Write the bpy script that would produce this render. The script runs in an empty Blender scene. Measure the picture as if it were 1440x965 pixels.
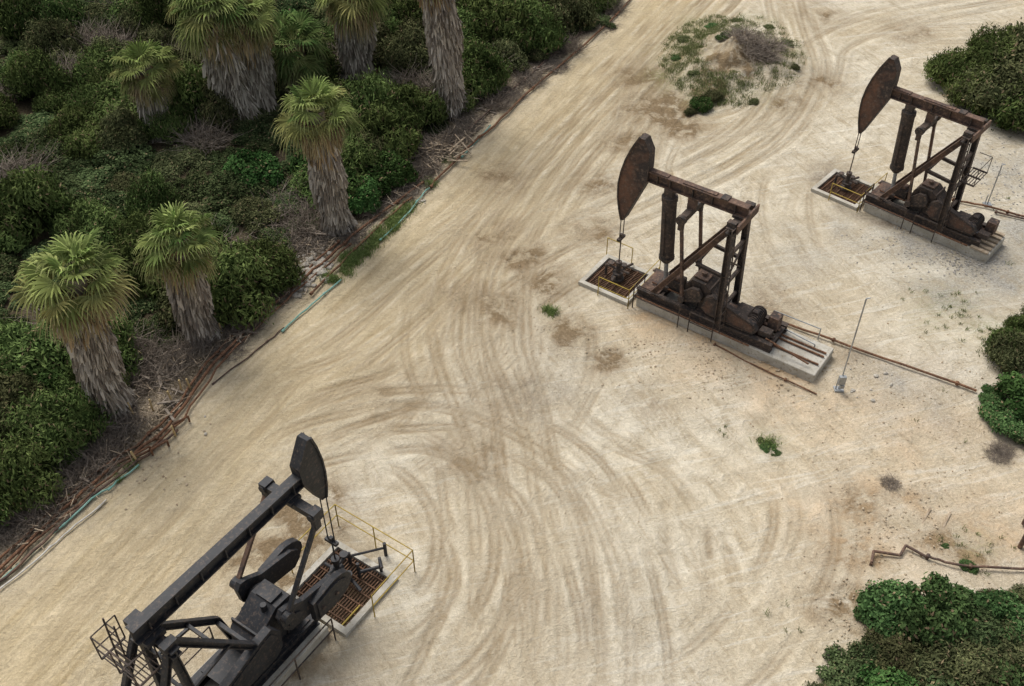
import bpy, math, random, bmesh
import numpy as np
from mathutils import Vector, Matrix

random.seed(7); RS=np.random.RandomState(7)
scene=bpy.context.scene
# ---------------------------------------------------------------- camera
CAM_H=24.0; PITCH=math.radians(43.0); F=1450.0
cp,sp=math.cos(PITCH),math.sin(PITCH)
cam_d=bpy.data.cameras.new("camera"); cam=bpy.data.objects.new("camera",cam_d)
scene.collection.objects.link(cam); scene.camera=cam
cam.location=(0,0,CAM_H); cam.rotation_euler=(math.radians(90)-PITCH,0,0)
cam_d.sensor_width=36; cam_d.lens=36*F/1440; cam_d.clip_end=3000; cam_d.clip_start=.1
scene.view_settings.view_transform='Standard'; scene.view_settings.look='None'; scene.view_settings.exposure=0

# survey helpers: measured photo points -> metric site coordinates
def ray(u,v):
    a=(u-720)/F; b=(482.5-v)/F
    return a, cp+b*sp, -sp+b*cp
def gp(u,v,z=0.0):
    dx,dy,dz=ray(u,v); t=(CAM_H-z)/-dz
    return (dx*t,dy*t)
def lift(u,v,y):
    dx,dy,dz=ray(u,v); t=y/dy
    return (dx*t,y,CAM_H+dz*t)

# ---------------------------------------------------------------- noise
_lat={}
def vnoise(X,Y,scale,seed):
    if seed not in _lat: _lat[seed]=np.random.RandomState(seed+1000).rand(128,128)
    L=_lat[seed]; x=np.asarray(X,float)/scale+50; y=np.asarray(Y,float)/scale+50
    xi=np.floor(x).astype(int); yi=np.floor(y).astype(int); fx=x-xi; fy=y-yi
    fx=fx*fx*(3-2*fx); fy=fy*fy*(3-2*fy)
    a=L[yi%128,xi%128]; b=L[yi%128,(xi+1)%128]; c=L[(yi+1)%128,xi%128]; d=L[(yi+1)%128,(xi+1)%128]
    return (a*(1-fx)+b*fx)*(1-fy)+(c*(1-fx)+d*fx)*fy
def gauss(X,Y,c,r): return np.exp(-((X-c[0])**2+(Y-c[1])**2)/(r*r))
MOUND=gp(1040,88); PILE=gp(1330,900); PILE2=gp(1420,520)
def height(X,Y):
    X=np.asarray(X,float); Y=np.asarray(Y,float)
    h=.12*(vnoise(X,Y,5,1)-.5)+.06*(vnoise(X,Y,1.3,2)-.5)
    h+= 1.1*gauss(X,Y,MOUND,2.4)*(0.4+.7*vnoise(X,Y,.8,3)+.25*vnoise(X,Y,.3,4))
    h+= .5*gauss(X,Y,PILE,3.0)+.4*gauss(X,Y,PILE2,2.2)
    return h
def hz(x,y): return float(height(x,y))

# ---------------------------------------------------------------- node helpers
class NT:
    def __init__(s,mat):
        mat.use_nodes=True; s.t=mat.node_tree; s.t.nodes.clear()
    def n(s,typ,**kw):
        nd=s.t.nodes.new(typ)
        for k,v in kw.items(): setattr(nd,k,v)
        return nd
    def l(s,a,b): s.t.links.new(a,b)
    def setin(s,sock,v):
        if isinstance(v,bpy.types.NodeSocket): s.l(v,sock)
        elif isinstance(v,(tuple,list)) and len(v)==3 and sock.type=='RGBA': sock.default_value=(*v,1)
        else: sock.default_value=v
    def noise(s,vec,scale,detail=4,rough=.6,dist=0):
        nd=s.n('ShaderNodeTexNoise'); s.l(vec,nd.inputs['Vector'])
        nd.inputs['Scale'].default_value=scale; nd.inputs['Detail'].default_value=detail
        nd.inputs['Roughness'].default_value=rough; nd.inputs['Distortion'].default_value=dist
        return nd.outputs['Fac']
    def mix(s,f,a,b,blend='MIX'):
        nd=s.n('ShaderNodeMix',data_type='RGBA',blend_type=blend)
        s.setin(nd.inputs[0],f); s.setin(nd.inputs[6],a); s.setin(nd.inputs[7],b); return nd.outputs[2]
    def math(s,op,a,b=0.0,c=0.0,clamp=False):
        nd=s.n('ShaderNodeMath',operation=op,use_clamp=clamp)
        s.setin(nd.inputs[0],a); s.setin(nd.inputs[1],b); s.setin(nd.inputs[2],c); return nd.outputs[0]
    def mr(s,v,a,b,c=0.0,d=1.0):
        nd=s.n('ShaderNodeMapRange'); s.l(v,nd.inputs[0])
        for i,x in enumerate((a,b,c,d)): nd.inputs[i+1].default_value=x
        return nd.outputs[0]
    def diffuse(s,color,height_s=None,bump=.3,dist=.02,transl=0.0):
        p=s.n('ShaderNodeBsdfDiffuse'); o=s.n('ShaderNodeOutputMaterial'); s.setin(p.inputs['Color'],color)
        if height_s is not None:
            b=s.n('ShaderNodeBump'); b.inputs['Strength'].default_value=bump; b.inputs['Distance'].default_value=dist
            s.l(height_s,b.inputs['Height']); s.l(b.outputs[0],p.inputs['Normal'])
        out=p.outputs[0]
        if transl>0:
            t=s.n('ShaderNodeBsdfTranslucent'); s.setin(t.inputs[0],color)
            m=s.n('ShaderNodeMixShader'); m.inputs[0].default_value=transl
            s.l(out,m.inputs[1]); s.l(t.outputs[0],m.inputs[2]); out=m.outputs[0]
        s.l(out,o.inputs[0])
    def finish(s,color,rough=.8,metal=0.0,height_s=None,bump=.3,dist=.02,spec=.3):
        p=s.n('ShaderNodeBsdfPrincipled'); o=s.n('ShaderNodeOutputMaterial')
        s.setin(p.inputs['Base Color'],color); s.setin(p.inputs['Roughness'],rough); s.setin(p.inputs['Metallic'],metal)
        p.inputs['Specular IOR Level'].default_value=spec
        if height_s is not None:
            b=s.n('ShaderNodeBump'); b.inputs['Strength'].default_value=bump; b.inputs['Distance'].default_value=dist
            s.l(height_s,b.inputs['Height']); s.l(b.outputs[0],p.inputs['Normal'])
        s.l(p.outputs[0],o.inputs[0])

def mat_two(name,c1,c2,scale,lo=.4,hi=.65,c3=None,scale3=20,rough=.8,metal=0,bump=.4,dist=.01,spec=.3):
    m=bpy.data.materials.new(name); t=NT(m)
    tc=t.n('ShaderNodeTexCoord').outputs['Object']
    n1=t.noise(tc,scale,6,.7,.3); f=t.mr(n1,lo,hi); col=t.mix(f,c1,c2)
    n2=t.noise(tc,scale3,4,.7)
    if c3 is not None: col=t.mix(t.mr(n2,.52,.7),col,c3)
    col=t.mix(.5,col,t.mix(n2,(.45,.45,.45),(1.5,1.5,1.5)),'MULTIPLY')
    if rough>=.88: t.diffuse(col)
    else: t.finish(col,rough,metal,n2,bump,dist,spec)
    return m
M_RUST=mat_two("rusted_steel",(.060,.046,.040),(.150,.088,.060),1.6,.38,.62,(.25,.16,.105),9,rough=.8)
M_HEAD=mat_two("rusted_plate",(.050,.040,.036),(.170,.088,.054),.9,.42,.60,(.15,.108,.08),7,rough=.8)
M_RUSTD=mat_two("dark_rusted_steel",(.038,.033,.030),(.090,.065,.050),2.2,.40,.66,(.17,.115,.082),12,rough=.75)
M_RUSTO=mat_two("orange_rust",(.095,.055,.038),(.20,.105,.062),3,.35,.6,(.30,.19,.12),14,rough=.9)
M_GRATE=mat_two("rusty_grating",(.065,.043,.032),(.155,.088,.056),3,.35,.65,(.22,.14,.09),14,rough=.9)
M_BLACK=mat_two("black_painted_steel",(.011,.012,.015),(.026,.027,.030),1.8,.4,.65,(.085,.062,.048),11,rough=.6,spec=.4)
M_CONC=mat_two("concrete",(.38,.35,.29),(.54,.51,.44),1.5,.35,.65,(.25,.21,.15),9,rough=.9)
M_YEL=mat_two("yellow_paint",(.46,.34,.08),(.34,.25,.09),5,.4,.7,(.18,.10,.05),25,rough=.9)
M_TEAL=mat_two("teal_pipe",(.16,.34,.28),(.26,.42,.36),3,rough=.5)
M_WHITE=mat_two("white_pipe",(.6,.58,.52),(.45,.42,.36),3,rough=.5)
M_WOOD=mat_two("weathered_wood",(.30,.23,.16),(.46,.38,.28),6,rough=.9)
M_STAKE=mat_two("stake_wood",(.50,.36,.17),(.60,.47,.27),6,rough=.9)
M_TWIG=mat_two("dry_twigs",(.16,.13,.105),(.31,.265,.215),4,rough=.95)
M_ROCK=mat_two("rock",(.34,.31,.26),(.52,.48,.41),2,.35,.65,(.22,.19,.14),12,rough=.95)
M_GALV=mat_two("galvanised_steel",(.30,.31,.31),(.42,.43,.43),5,rough=.45,metal=.5)
M_GRAV=mat_two("grey_gravel",(.30,.28,.25),(.40,.38,.34),4,rough=.95)

def mat_attr(name,transl=.2,var=.25,hv=.03,big=(.72,1.35),noise=True,sat=1.0):
    m=bpy.data.materials.new(name); t=NT(m)
    at=t.n('ShaderNodeAttribute',attribute_name='col').outputs['Color']
    oi=t.n('ShaderNodeObjectInfo').outputs['Random']
    hs=t.n('ShaderNodeHueSaturation'); hs.inputs['Saturation'].default_value=sat
    t.l(t.mr(oi,0,1,.5-hv,.5+hv),hs.inputs['Hue'])
    v=t.mr(oi,0,1,1-var,1+var)
    if noise:
        g=t.n('ShaderNodeNewGeometry').outputs['Position']
        nz=t.noise(g,.6,2,.65); v=t.math('MULTIPLY',v,t.mr(nz,.3,.7,*big))
    t.l(v,hs.inputs['Value']); t.l(at,hs.inputs['Color'])
    t.diffuse(hs.outputs[0],transl=transl); return m
M_LEAF=mat_attr("shrub_leaves",0,.28,.016,(.56,1.45),sat=.92)
M_PALM=mat_attr("palm_fronds",.12,.08,.005,noise=False,sat=.92)
M_SKIRT=mat_attr("dead_frond_skirt",0,.08,.005,noise=False)
M_GRASS=mat_attr("grass_blades",.2,.1,.01,noise=False,sat=.92)

# ---------------------------------------------------------------- mesh helpers
def link(o,parent=None):
    scene.collection.objects.link(o)
    if parent is not None: o.parent=parent
    return o
def empty(name,loc=(0,0,0),rz=0,sc=1):
    e=bpy.data.objects.new(name,None); e.empty_display_size=.3
    e.location=loc; e.rotation_euler=(0,0,rz); e.scale=(sc,sc,sc); return link(e)
def np_mesh(name,V,F4=None,F3=None,col=None,mats=(),smooth=False):
    me=bpy.data.meshes.new(name)
    F4=np.zeros((0,4),int) if F4 is None else np.asarray(F4,int).reshape(-1,4)
    F3=np.zeros((0,3),int) if F3 is None else np.asarray(F3,int).reshape(-1,3)
    V=np.asarray(V,np.float32)
    me.vertices.add(len(V)); me.vertices.foreach_set('co',V.ravel())
    idx=np.concatenate([F4.ravel(),F3.ravel()]).astype(np.int32)
    me.loops.add(len(idx)); me.loops.foreach_set('vertex_index',idx)
    tot=np.concatenate([np.full(len(F4),4),np.full(len(F3),3)]).astype(np.int32)
    st=np.concatenate([[0],np.cumsum(tot)[:-1]]).astype(np.int32)
    me.polygons.add(len(tot)); me.polygons.foreach_set('loop_start',st)
    me.polygons.foreach_set('use_smooth',np.full(len(tot),smooth))
    me.update(calc_edges=True)
    if col is not None:
        a=me.color_attributes.new('col','FLOAT_COLOR','POINT')
        c=np.ones((len(V),4),np.float32); c[:,:3]=col; a.data.foreach_set('color',c.ravel())
    for m in mats: me.materials.append(m)
    return me

class MB:
    def __init__(s): s.v=[]; s.f=[]; s.m=[]
    def add(s,vs,fs,m=0):
        b=len(s.v); s.v+= [tuple(x) for x in vs]; s.f+=[tuple(b+i for i in f) for f in fs]; s.m+=[m]*len(fs)
    def box(s,c,size,m=0,rz=0):
        x,y,z=[k/2 for k in size]; R=Matrix.Rotation(rz,3,'Z')
        vs=[Vector(c)+R@Vector((a*x,b*y,d*z)) for a in(-1,1) for b in(-1,1) for d in(-1,1)]
        s.add(vs,[(0,1,3,2),(4,6,7,5),(0,4,5,1),(2,3,7,6),(0,2,6,4),(1,5,7,3)],m)
    def bar(s,p0,p1,w,h,m=0,up=(0,0,1),w1=None,h1=None,off=(0,0)):
        p0=Vector(p0);p1=Vector(p1); d=(p1-p0).normalized(); u=Vector(up)
        if abs(d.dot(u))>.98: u=Vector((1,0,0))
        sd=u.cross(d).normalized(); uu=d.cross(sd)
        w1=w if w1 is None else w1; h1=h if h1 is None else h1
        vs=[]
        for p,ww,hh in((p0,w,h),(p1,w1,h1)):
            for a in(-1,1):
                for b in(-1,1): vs.append(p+sd*(a*ww/2+off[0])+uu*(b*hh/2+off[1]))
        s.add(vs,[(0,1,3,2),(4,6,7,5),(0,4,5,1),(2,3,7,6),(0,2,6,4),(1,5,7,3)],m)
    def ibeam(s,p0,p1,w,h,m=0,t=.035,up=(0,0,1)):
        s.bar(p0,p1,t,h-2*t,m,up); s.bar(p0,p1,w,t,m,up,off=(0,h/2-t/2)); s.bar(p0,p1,w,t,m,up,off=(0,-h/2+t/2))
    def tube(s,p0,p1,r,r1=None,n=12,m=0,caps=True):
        p0=Vector(p0);p1=Vector(p1); r1=r if r1 is None else r1; d=(p1-p0).normalized()
        u=Vector((0,0,1)) if abs(d.z)<.95 else Vector((1,0,0)); a=d.cross(u).normalized(); b=d.cross(a)
        vs=[]
        for p,rr in((p0,r),(p1,r1)):
            for i in range(n):
                t=2*math.pi*i/n; vs.append(p+a*(rr*math.cos(t))+b*(rr*math.sin(t)))
        fs=[(i,(i+1)%n,n+(i+1)%n,n+i) for i in range(n)]
        if caps: fs+=[tuple(range(n-1,-1,-1)),tuple(range(n,2*n))]
        s.add(vs,fs,m)
    def pipe(s,pts,r,n=8,m=0):
        for a,b in zip(pts[:-1],pts[1:]):
            if (Vector(a)-Vector(b)).length>1e-4: s.tube(a,b,r,n=n,m=m)
    def prism(s,poly,y0,y1,m=0):
        n=len(poly); vs=[(x,y0,z) for x,z in poly]+[(x,y1,z) for x,z in poly]
        s.add(vs,[tuple(range(n)),tuple(range(2*n-1,n-1,-1))]+[(i,n+i,n+(i+1)%n,(i+1)%n) for i in range(n)],m)
    def obj(s,name,parent,mats,bev=0):
        me=bpy.data.meshes.new(name); me.from_pydata(s.v,[],s.f)
        for m in mats: me.materials.append(m)
        me.polygons.foreach_set('material_index',s.m); me.update()
        o=link(bpy.data.objects.new(name,me),parent)
        if bev>0:
            bm=o.modifiers.new('bevel','BEVEL'); bm.width=bev; bm.segments=1; bm.limit_method='ANGLE'
        return o

# ---------------------------------------------------------------- pumpjack sites
SITES=[dict(w=(-4.75,16.3),ang=math.atan2(-.828,-.561),cell=(-.87,1.30,-.80,1.39),sc=1.0),
       dict(w=(3.84,29.06),ang=math.radians(-35.6),cell=(-1.05,1.0,-1.0,1.0),sc=1.0),
       dict(w=(13.50,34.81),ang=math.radians(-42),cell=(-1.05,1.05,-1.0,1.0),sc=.965)]

# ---------------------------------------------------------------- GROUND
xs=np.concatenate([[-900,-450,-220,-120,-75,-50,-38,-31],np.arange(-28,28.01,.065),[31,38,50,75,120,220,450,900]])
ys=np.concatenate([[-400,-150,-60,-25,-8,2,8],np.arange(12,40,.06),np.arange(40,54.5,.09),[57,60,65,74,90,120,180,300,600,1500]])
X,Y=np.meshgrid(xs,ys)
def cat(pts,k=8):
    P=[np.array(p,float) for p in pts]; P=[2*P[0]-P[1]]+P+[2*P[-1]-P[-2]]; out=[]
    for i in range(1,len(P)-2):
        for j in range(k):
            t=j/k; a,b,c,d=P[i-1],P[i],P[i+1],P[i+2]
            out.append(.5*((2*b)+(-a+c)*t+(2*a-5*b+4*c-d)*t*t+(-a+3*b-3*c+d)*t**3))
    out.append(P[-2]); return out
def polydist(pts,R):
    D=np.full(X.shape,1e6,np.float32); T=np.zeros(X.shape,np.float32); acc=0
    for a,b in zip(pts[:-1],pts[1:]):
        L=math.hypot(b[0]-a[0],b[1]-a[1])
        if L<1e-6: continue
        i0=max(np.searchsorted(xs,min(a[0],b[0])-R)-1,0); i1=np.searchsorted(xs,max(a[0],b[0])+R)+1
        j0=max(np.searchsorted(ys,min(a[1],b[1])-R)-1,0); j1=np.searchsorted(ys,max(a[1],b[1])+R)+1
        sx=X[j0:j1,i0:i1]; sy=Y[j0:j1,i0:i1]
        if sx.size==0: acc+=L; continue
        ux,uy=(b[0]-a[0])/L,(b[1]-a[1])/L
        t=np.clip((sx-a[0])*ux+(sy-a[1])*uy,0,L); d=np.hypot(sx-a[0]-t*ux,sy-a[1]-t*uy)
        sub=D[j0:j1,i0:i1]; st=T[j0:j1,i0:i1]; m=d<sub
        sub[m]=d[m]; st[m]=(acc+t)[m]; acc+=L
    return D,T,acc
def inpoly(px,py,poly):
    ins=np.zeros(np.shape(px),bool); n=len(poly); j=n-1
    for i in range(n):
        xi,yi=poly[i]; xj,yj=poly[j]
        c=((yi>py)!=(yj>py)) & (px<(xj-xi)*(py-yi)/((yj-yi)+1e-12)+xi)
        ins^=c; j=i
    return ins
def polymask(pxpts,soft):
    w=[gp(*p) for p in pxpts]; D,_,_=polydist(w+[w[0]],soft)
    ins=inpoly(X,Y,w); s=np.where(ins,1,-1)*np.minimum(D,soft)/soft
    return .5+.5*s
track=np.zeros(X.shape); smear=np.zeros(X.shape); lightk=np.zeros(X.shape)
def add_track(px,n=1,spread=0.0,st=.8,gauge=1.75,w=.08,jit=.10,fade=3.0,sm=.25,single=False):
    base=[gp(*p) for p in px]
    for k in range(n):
        off=RS.normal(0,spread,2) if k else np.zeros(2)
        pts=[(p[0]+off[0]+RS.normal(0,jit),p[1]+off[1]+RS.normal(0,jit)) for p in base]
        c=cat(pts,6); R=1.9; D,T,tot=polydist(c,R)
        idx=np.nonzero(D<R); D=D[idx]; T=T[idx]
        g=gauge*(1+RS.uniform(-.08,.08)); ww=w*RS.uniform(.6,1.4); tw=RS.uniform(.08,.15)
        q=np.abs(D-g/2)
        I=np.exp(-(q/.12)**2) if single else .9*np.exp(-((q-tw)/(ww*.65))**2)+.42*np.exp(-(q/(ww*1.6))**2)
        fd=np.clip(T/fade,0,1)*np.clip((tot-T)/fade,0,1)
        # modulation follows the wheel path, so marks stay long and streaky
        ln=RS.rand(200); tt=T/RS.uniform(1.0,3.0); i0=np.floor(tt).astype(int); fr=tt-i0; fr=fr*fr*(3-2*fr)
        m=ln[i0%200]*(1-fr)+ln[(i0+1)%200]*fr; m=.08+1.2*np.clip((m-.25)*1.6,0,1)
        I=I*fd*m*st*RS.uniform(.25,1.15)*1.2
        track[idx]=np.minimum(np.maximum(track[idx],I)+.10*np.minimum(track[idx],I),1.0)
        smear[idx]=np.maximum(smear[idx],np.exp(-(D/1.1)**2)*fd*sm*(.5+m*.6))
        lightk[idx]=np.maximum(lightk[idx],np.exp(-((q-.32)/.10)**2)*fd*m*st*.8)
add_track([(745,1010),(775,900),(760,800),(735,700),(715,600),(690,500),(695,400),(745,290),(835,180),(930,80),(1010,0),(1060,-60)],7,.6,.8,sm=.33)
add_track([(640,1010),(700,880),(715,760),(705,650),(680,560),(650,470),(655,390),(720,290),(800,190),(900,90),(980,0)],5,.55,.65,sm=.28)
add_track([(850,1010),(858,880),(832,760),(780,660),(700,605),(600,578),(480,595),(380,640)],5,.45,.8,sm=.16)
add_track([(800,1010),(800,860),(770,740),(720,660),(640,605),(540,600),(440,640)],4,.45,.95,sm=.22)
add_track([(500,965),(610,910),(668,830),(670,740),(620,665),(530,630)],6,.45,.65,sm=.15)
add_track([(540,900),(620,850),(645,780),(610,710),(540,680)],4,.3,.6,sm=.12)
add_track([(600,1010),(690,900),(735,800),(720,700),(690,600)],3,.4,.7,sm=.2)
add_track([(950,1010),(1080,900),(1150,790),(1158,700),(1120,640),(1020,600)],3,.35,.55,sm=.08)
add_track([(880,1010),(960,880),(960,780),(900,680),(800,610),(720,500)],4,.7,.4,sm=.08)
add_track([(950,1010),(1020,880),(1010,760),(940,660),(820,590)],3,.6,.35,sm=0)
add_track([(700,640),(770,560),(800,480),(770,400),(810,340),(890,290),(890,220),(950,140),(1040,30)],4,.5,.75,sm=.22)
add_track([(560,560),(660,500),(740,420),(820,370),(900,330)],5,.5,.6,sm=.18)
add_track([(820,330),(960,260),(1080,190),(1135,110),(1120,40),(1100,-40)],6,.4,.9,sm=.38)
add_track([(900,290),(1050,205),(1150,130),(1180,60),(1270,25),(1450,-10)],5,.5,.75,sm=.22)
add_track([(900,160),(980,180),(1060,165),(1130,100)],4,.3,.95,sm=.45)
add_track([(880,260),(905,180),(920,110),(980,40)],5,.3,1.0,sm=.5)
add_track([(1150,200),(1090,260),(1090,330),(1130,400),(1230,450)],3,.5,.42,sm=.06)
add_track([(880,470),(1000,560),(1130,600),(1300,560),(1380,500)],3,.6,.3,sm=0)
add_track([(1200,30),(1300,50),(1440,45)],5,.6,.65,sm=.15)
add_track([(1180,180),(1230,120),(1330,90)],3,.5,.42,sm=0)
add_track([(120,900),(300,700),(480,510),(640,350),(790,210),(970,20)],9,.9,.32,jit=.05,sm=.05)
add_track([(-50,950),(200,700),(400,490),(560,335),(700,205),(900,0)],7,.7,.26,jit=.05,sm=.05)
add_track([(350,640),(460,590),(600,520),(700,400)],7,.6,.55,sm=.15)
add_track([(450,700),(560,640),(640,560),(680,440),(760,300)],4,.6,.5,sm=.1)
add_track([(380,560),(520,470),(640,370),(760,270),(860,180),(960,60)],7,.6,.6,sm=.18)
for seg in ([(931,695),(937,740),(942,790)],[(990,712),(995,750),(1000,795)],[(985,644),(972,668)],[(1040,665),(1018,693)]):
    add_track(seg,1,0,1.6,gauge=0.0,jit=0,fade=.3,sm=0,single=True)
def blob(f,u,v,r,s,nscale=.6,seed=40):
    g=gauss(X,Y,gp(u,v),r); np.maximum(f,np.clip(g*s*(.4+1.2*vnoise(X,Y,nscale,seed)),0,1),out=f)
brown=np.zeros(X.shape)
for u,v,r,s in [(930,150,1.5,1.3),(900,110,1.2,.9),(1050,82,1.5,1.5),(1020,105,1.2,1.4),(990,80,1.2,.8),(1000,130,1.2,1.1),(800,470,.9,1.1),(850,505,.8,.8),(775,395,.9,1.1),(735,360,.9,1),(430,740,1.5,1.3),(395,775,1.3,1.3),(455,790,1.2,.8),(1080,430,1.5,.5),(960,175,1.1,1.1),(880,200,1.0,.8),(840,260,1,.6),(1110,150,1,.7),
                (700,430,1.3,.65),(640,420,1.0,.65),(700,250,1.2,.65),(1230,720,1.2,.7),(1200,780,1.2,.9),(1190,850,1.0,1.1),(1350,780,2,.6),(720,560,1.2,.5),(1280,45,1.2,.7),(1200,500,.8,.5),(360,960,2.5,.6),(690,330,1.2,.65),(1160,120,1.2,.6),(830,330,1.2,.65),(1150,20,1.5,.6),(660,640,1.2,.5),(1170,250,1.2,.6),(1290,720,1,.6),(540,560,1.5,.4),(920,560,1,.4)]:
    blob(brown,u,v,r,s)
orange=np.zeros(X.shape)
for u,v,r,s in [(1000,490,1.6,1),(1080,520,1.6,.9),(930,455,1.2,.8),(1250,590,3,.6),(1350,640,3,.6),(1180,600,2.5,.4),(1400,720,2.5,.6),(1230,720,2.5,.6),(1100,560,1.4,.6)]:
    blob(orange,u,v,r,s,1.1,41)
gravel=np.zeros(X.shape)
for u,v,r,s in [(1400,370,2.6,1),(1300,340,2,.9),(1210,330,1.6,.6),(1440,330,2,1),(1400,240,2.5,.7),(1330,560,2.5,.5),(1250,540,1.5,.6),(1330,420,2,.7),(1180,250,1.4,.4),(1120,350,2,.4),(900,900,2.5,.3),(1000,370,1.5,.4),(780,540,1.6,.3)]:
    blob(gravel,u,v,r,s,.9,42)
PIPE=[(-250,1010),(-20,822),(70,738),(150,668),(235,603),(300,518),(370,447),(430,393),(485,343),(535,303),(595,258),(650,205),(700,160),(770,100),(850,30),(900,-25),(960,-90)]
veg=polymask(PIPE+[(1000,-200),(-700,-200),(-900,1010)],.45)
VEGEDGE=[(-300,960),(0,725),(60,688),(118,640),(140,580),(215,525),(310,470),(392,415),(440,345),(520,305),(575,245),(610,195),(690,140),(745,90),(835,40),(885,-20),(960,-120)]
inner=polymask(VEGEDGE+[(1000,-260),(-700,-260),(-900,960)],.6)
ROADR=[(-300,1300),(100,1050),(330,800),(420,640),(560,560),(690,440),(800,300),(880,160),(960,70),(1060,-30),(1150,-120)]
road=polymask(PIPE+ROADR[::-1],1.8)
green=np.zeros(X.shape)
for u,v,r,s in [(955,80,1.3,1.1),(990,35,1.2,1.1),(1100,80,.9,.9),(1070,140,.8,.6),(990,140,1,.8),(940,110,1.1,1),(970,60,1.2,1),(1070,30,.9,.7),(775,438,.3,1),(1080,622,.45,1),(500,350,.6,.7),(470,390,.5,.7),(540,325,.5,.7),(1330,430,1.3,.5),(1380,470,1.2,.6),(1310,460,1,.4),(1370,770,.5,.5)]:
    blob(green,u,v,r,s,.5,43)
Z=height(X,Y)-.045*np.clip(track,0,1.2)+.02*lightk-.06*brown*vnoise(X,Y,.4,9)+.04*smear*vnoise(X,Y,.3,8)
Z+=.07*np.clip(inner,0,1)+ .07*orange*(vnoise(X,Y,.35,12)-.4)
for s in SITES:
    ca,sa=math.cos(s['ang']),math.sin(s['ang']); dx=X-s['w'][0]; dy=Y-s['w'][1]
    ls=(dx*ca+dy*sa)/s['sc']; ly=(-dx*sa+dy*ca)/s['sc']; c=s['cell']
    flat=np.clip(1.5-np.maximum(np.maximum(c[0]-ls,ls-7),np.maximum(c[2]-ly,ly-c[3])),0,1)
    Z=Z*(1-flat)
    st_=np.clip(1.2-np.maximum(np.maximum(.8-ls,ls-6.5),np.abs(ly)-.8)*1.3,0,1)*(.15+1.1*np.clip(vnoise(X,Y,.5,77)-.35,0,1))
    np.maximum(brown,st_,out=brown)
    pit=(ls>c[0]+.06)&(ls<c[1]-.06)&(ly>c[2]+.06)&(ly<c[3]-.06)
    Z[pit]=-.75; brown[pit]=1; track[pit]=.3
nx,ny=len(xs),len(ys)
V=np.stack([X.ravel(),Y.ravel(),Z.ravel()],1)
ii=(np.arange(ny-1)[:,None]*nx+np.arange(nx-1)[None,:]).ravel()
F4=np.stack([ii,ii+1,ii+nx+1,ii+nx],1)
gm=np_mesh("ground",V,F4,smooth=True)
def attr(n,a,b,c):
    at=gm.color_attributes.new(n,'FLOAT_COLOR','POINT'); d=np.ones((X.size,4),np.float32)
    d[:,0]=a.ravel();d[:,1]=b.ravel();d[:,2]=c.ravel(); at.data.foreach_set('color',d.ravel())
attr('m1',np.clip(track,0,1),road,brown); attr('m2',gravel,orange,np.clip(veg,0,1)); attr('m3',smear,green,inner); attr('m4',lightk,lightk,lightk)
mg=bpy.data.materials.new("sandy_ground"); t=NT(mg)
tc=t.n('ShaderNodeTexCoord').outputs['Object']
def sep(n):
    a=t.n('ShaderNodeAttribute',attribute_name=n); s=t.n('ShaderNodeSeparateColor'); t.l(a.outputs['Color'],s.inputs[0]); return s.outputs
m1=sep('m1'); m2=sep('m2'); m3=sep('m3'); m4=sep('m4')
nL=t.noise(tc,.22,3,.6,.3); nM=t.noise(tc,1.3,6,.72,.4); nF=t.noise(tc,9,3,.75); nVF=t.noise(tc,45,1,.7)
def streak(deg,sx,sy,sc_,dist):
    mp=t.n('ShaderNodeMapping',vector_type='TEXTURE'); t.l(tc,mp.inputs[0]); mp.inputs['Rotation'].default_value=(0,0,math.radians(deg)); mp.inputs['Scale'].default_value=(sx,sy,1)
    return t.noise(mp.outputs[0],sc_,5,.75,dist)
st1=streak(62.6,5,.35,1.0,.15); st2=streak(115,3,.35,1.2,.8); st3=streak(15,3,.4,1.0,.9)
pale=t.mix(t.mr(nM,.35,.65),(.48,.415,.305),(.66,.61,.50))
pale=t.mix(t.math('MULTIPLY',t.mr(nL,.42,.58),.8),pale,(.53,.455,.33))
pale=t.mix(t.math('MULTIPLY',t.mr(st2,.48,.64),.55),pale,(.37,.30,.195))
pale=t.mix(t.math('MULTIPLY',t.mr(st3,.52,.66),.65),pale,(.70,.665,.57))
rd=t.mix(t.mr(st1,.36,.62),(.36,.285,.165),(.53,.435,.28))
rd=t.mix(t.math('MULTIPLY',t.mr(nL,.45,.6),.5),rd,(.54,.45,.30))
rf=t.math('ADD',m1[1],t.mr(nM,.3,.7,-.25,.25),clamp=True)
col=t.mix(rf,pale,rd)
sf=t.math('MULTIPLY',m3[0],t.mr(nM,.36,.58,.1,1.4),clamp=True)
col=t.mix(sf,col,(.34,.265,.155))
col=t.mix(t.math('MULTIPLY',m4[0],t.mr(nM,.36,.6,.2,.9)),col,(.66,.60,.475))
tf=t.math('MULTIPLY',m1[0],t.mr(nF,.28,.62,.5,1.1),clamp=True)
tf=t.math('MULTIPLY',tf,t.mr(nM,.32,.60,.45,1.0))
col=t.mix(t.math('MULTIPLY',tf,.84),col,(.225,.165,.095))
bf=t.math('MULTIPLY',m1[2],t.mr(nM,.38,.58,.15,1.5),clamp=True)
col=t.mix(bf,col,t.mix(nF,(.13,.092,.052),(.28,.21,.13)))
of=t.math('MULTIPLY',m2[1],t.mr(nM,.35,.6,.3,1.1),clamp=True)
col=t.mix(t.math('MULTIPLY',of,.75),col,(.55,.395,.24))
vor=t.n('ShaderNodeTexVoronoi'); t.l(tc,vor.inputs['Vector']); vor.inputs['Scale'].default_value=14
gc=t.mix(vor.outputs['Distance'],(.44,.425,.38),(.18,.168,.145))
gf=t.math('MULTIPLY',m2[0],t.mr(nM,.35,.6,.3,1.2),clamp=True)
col=t.mix(t.math('MULTIPLY',gf,.8),col,gc)
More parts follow.
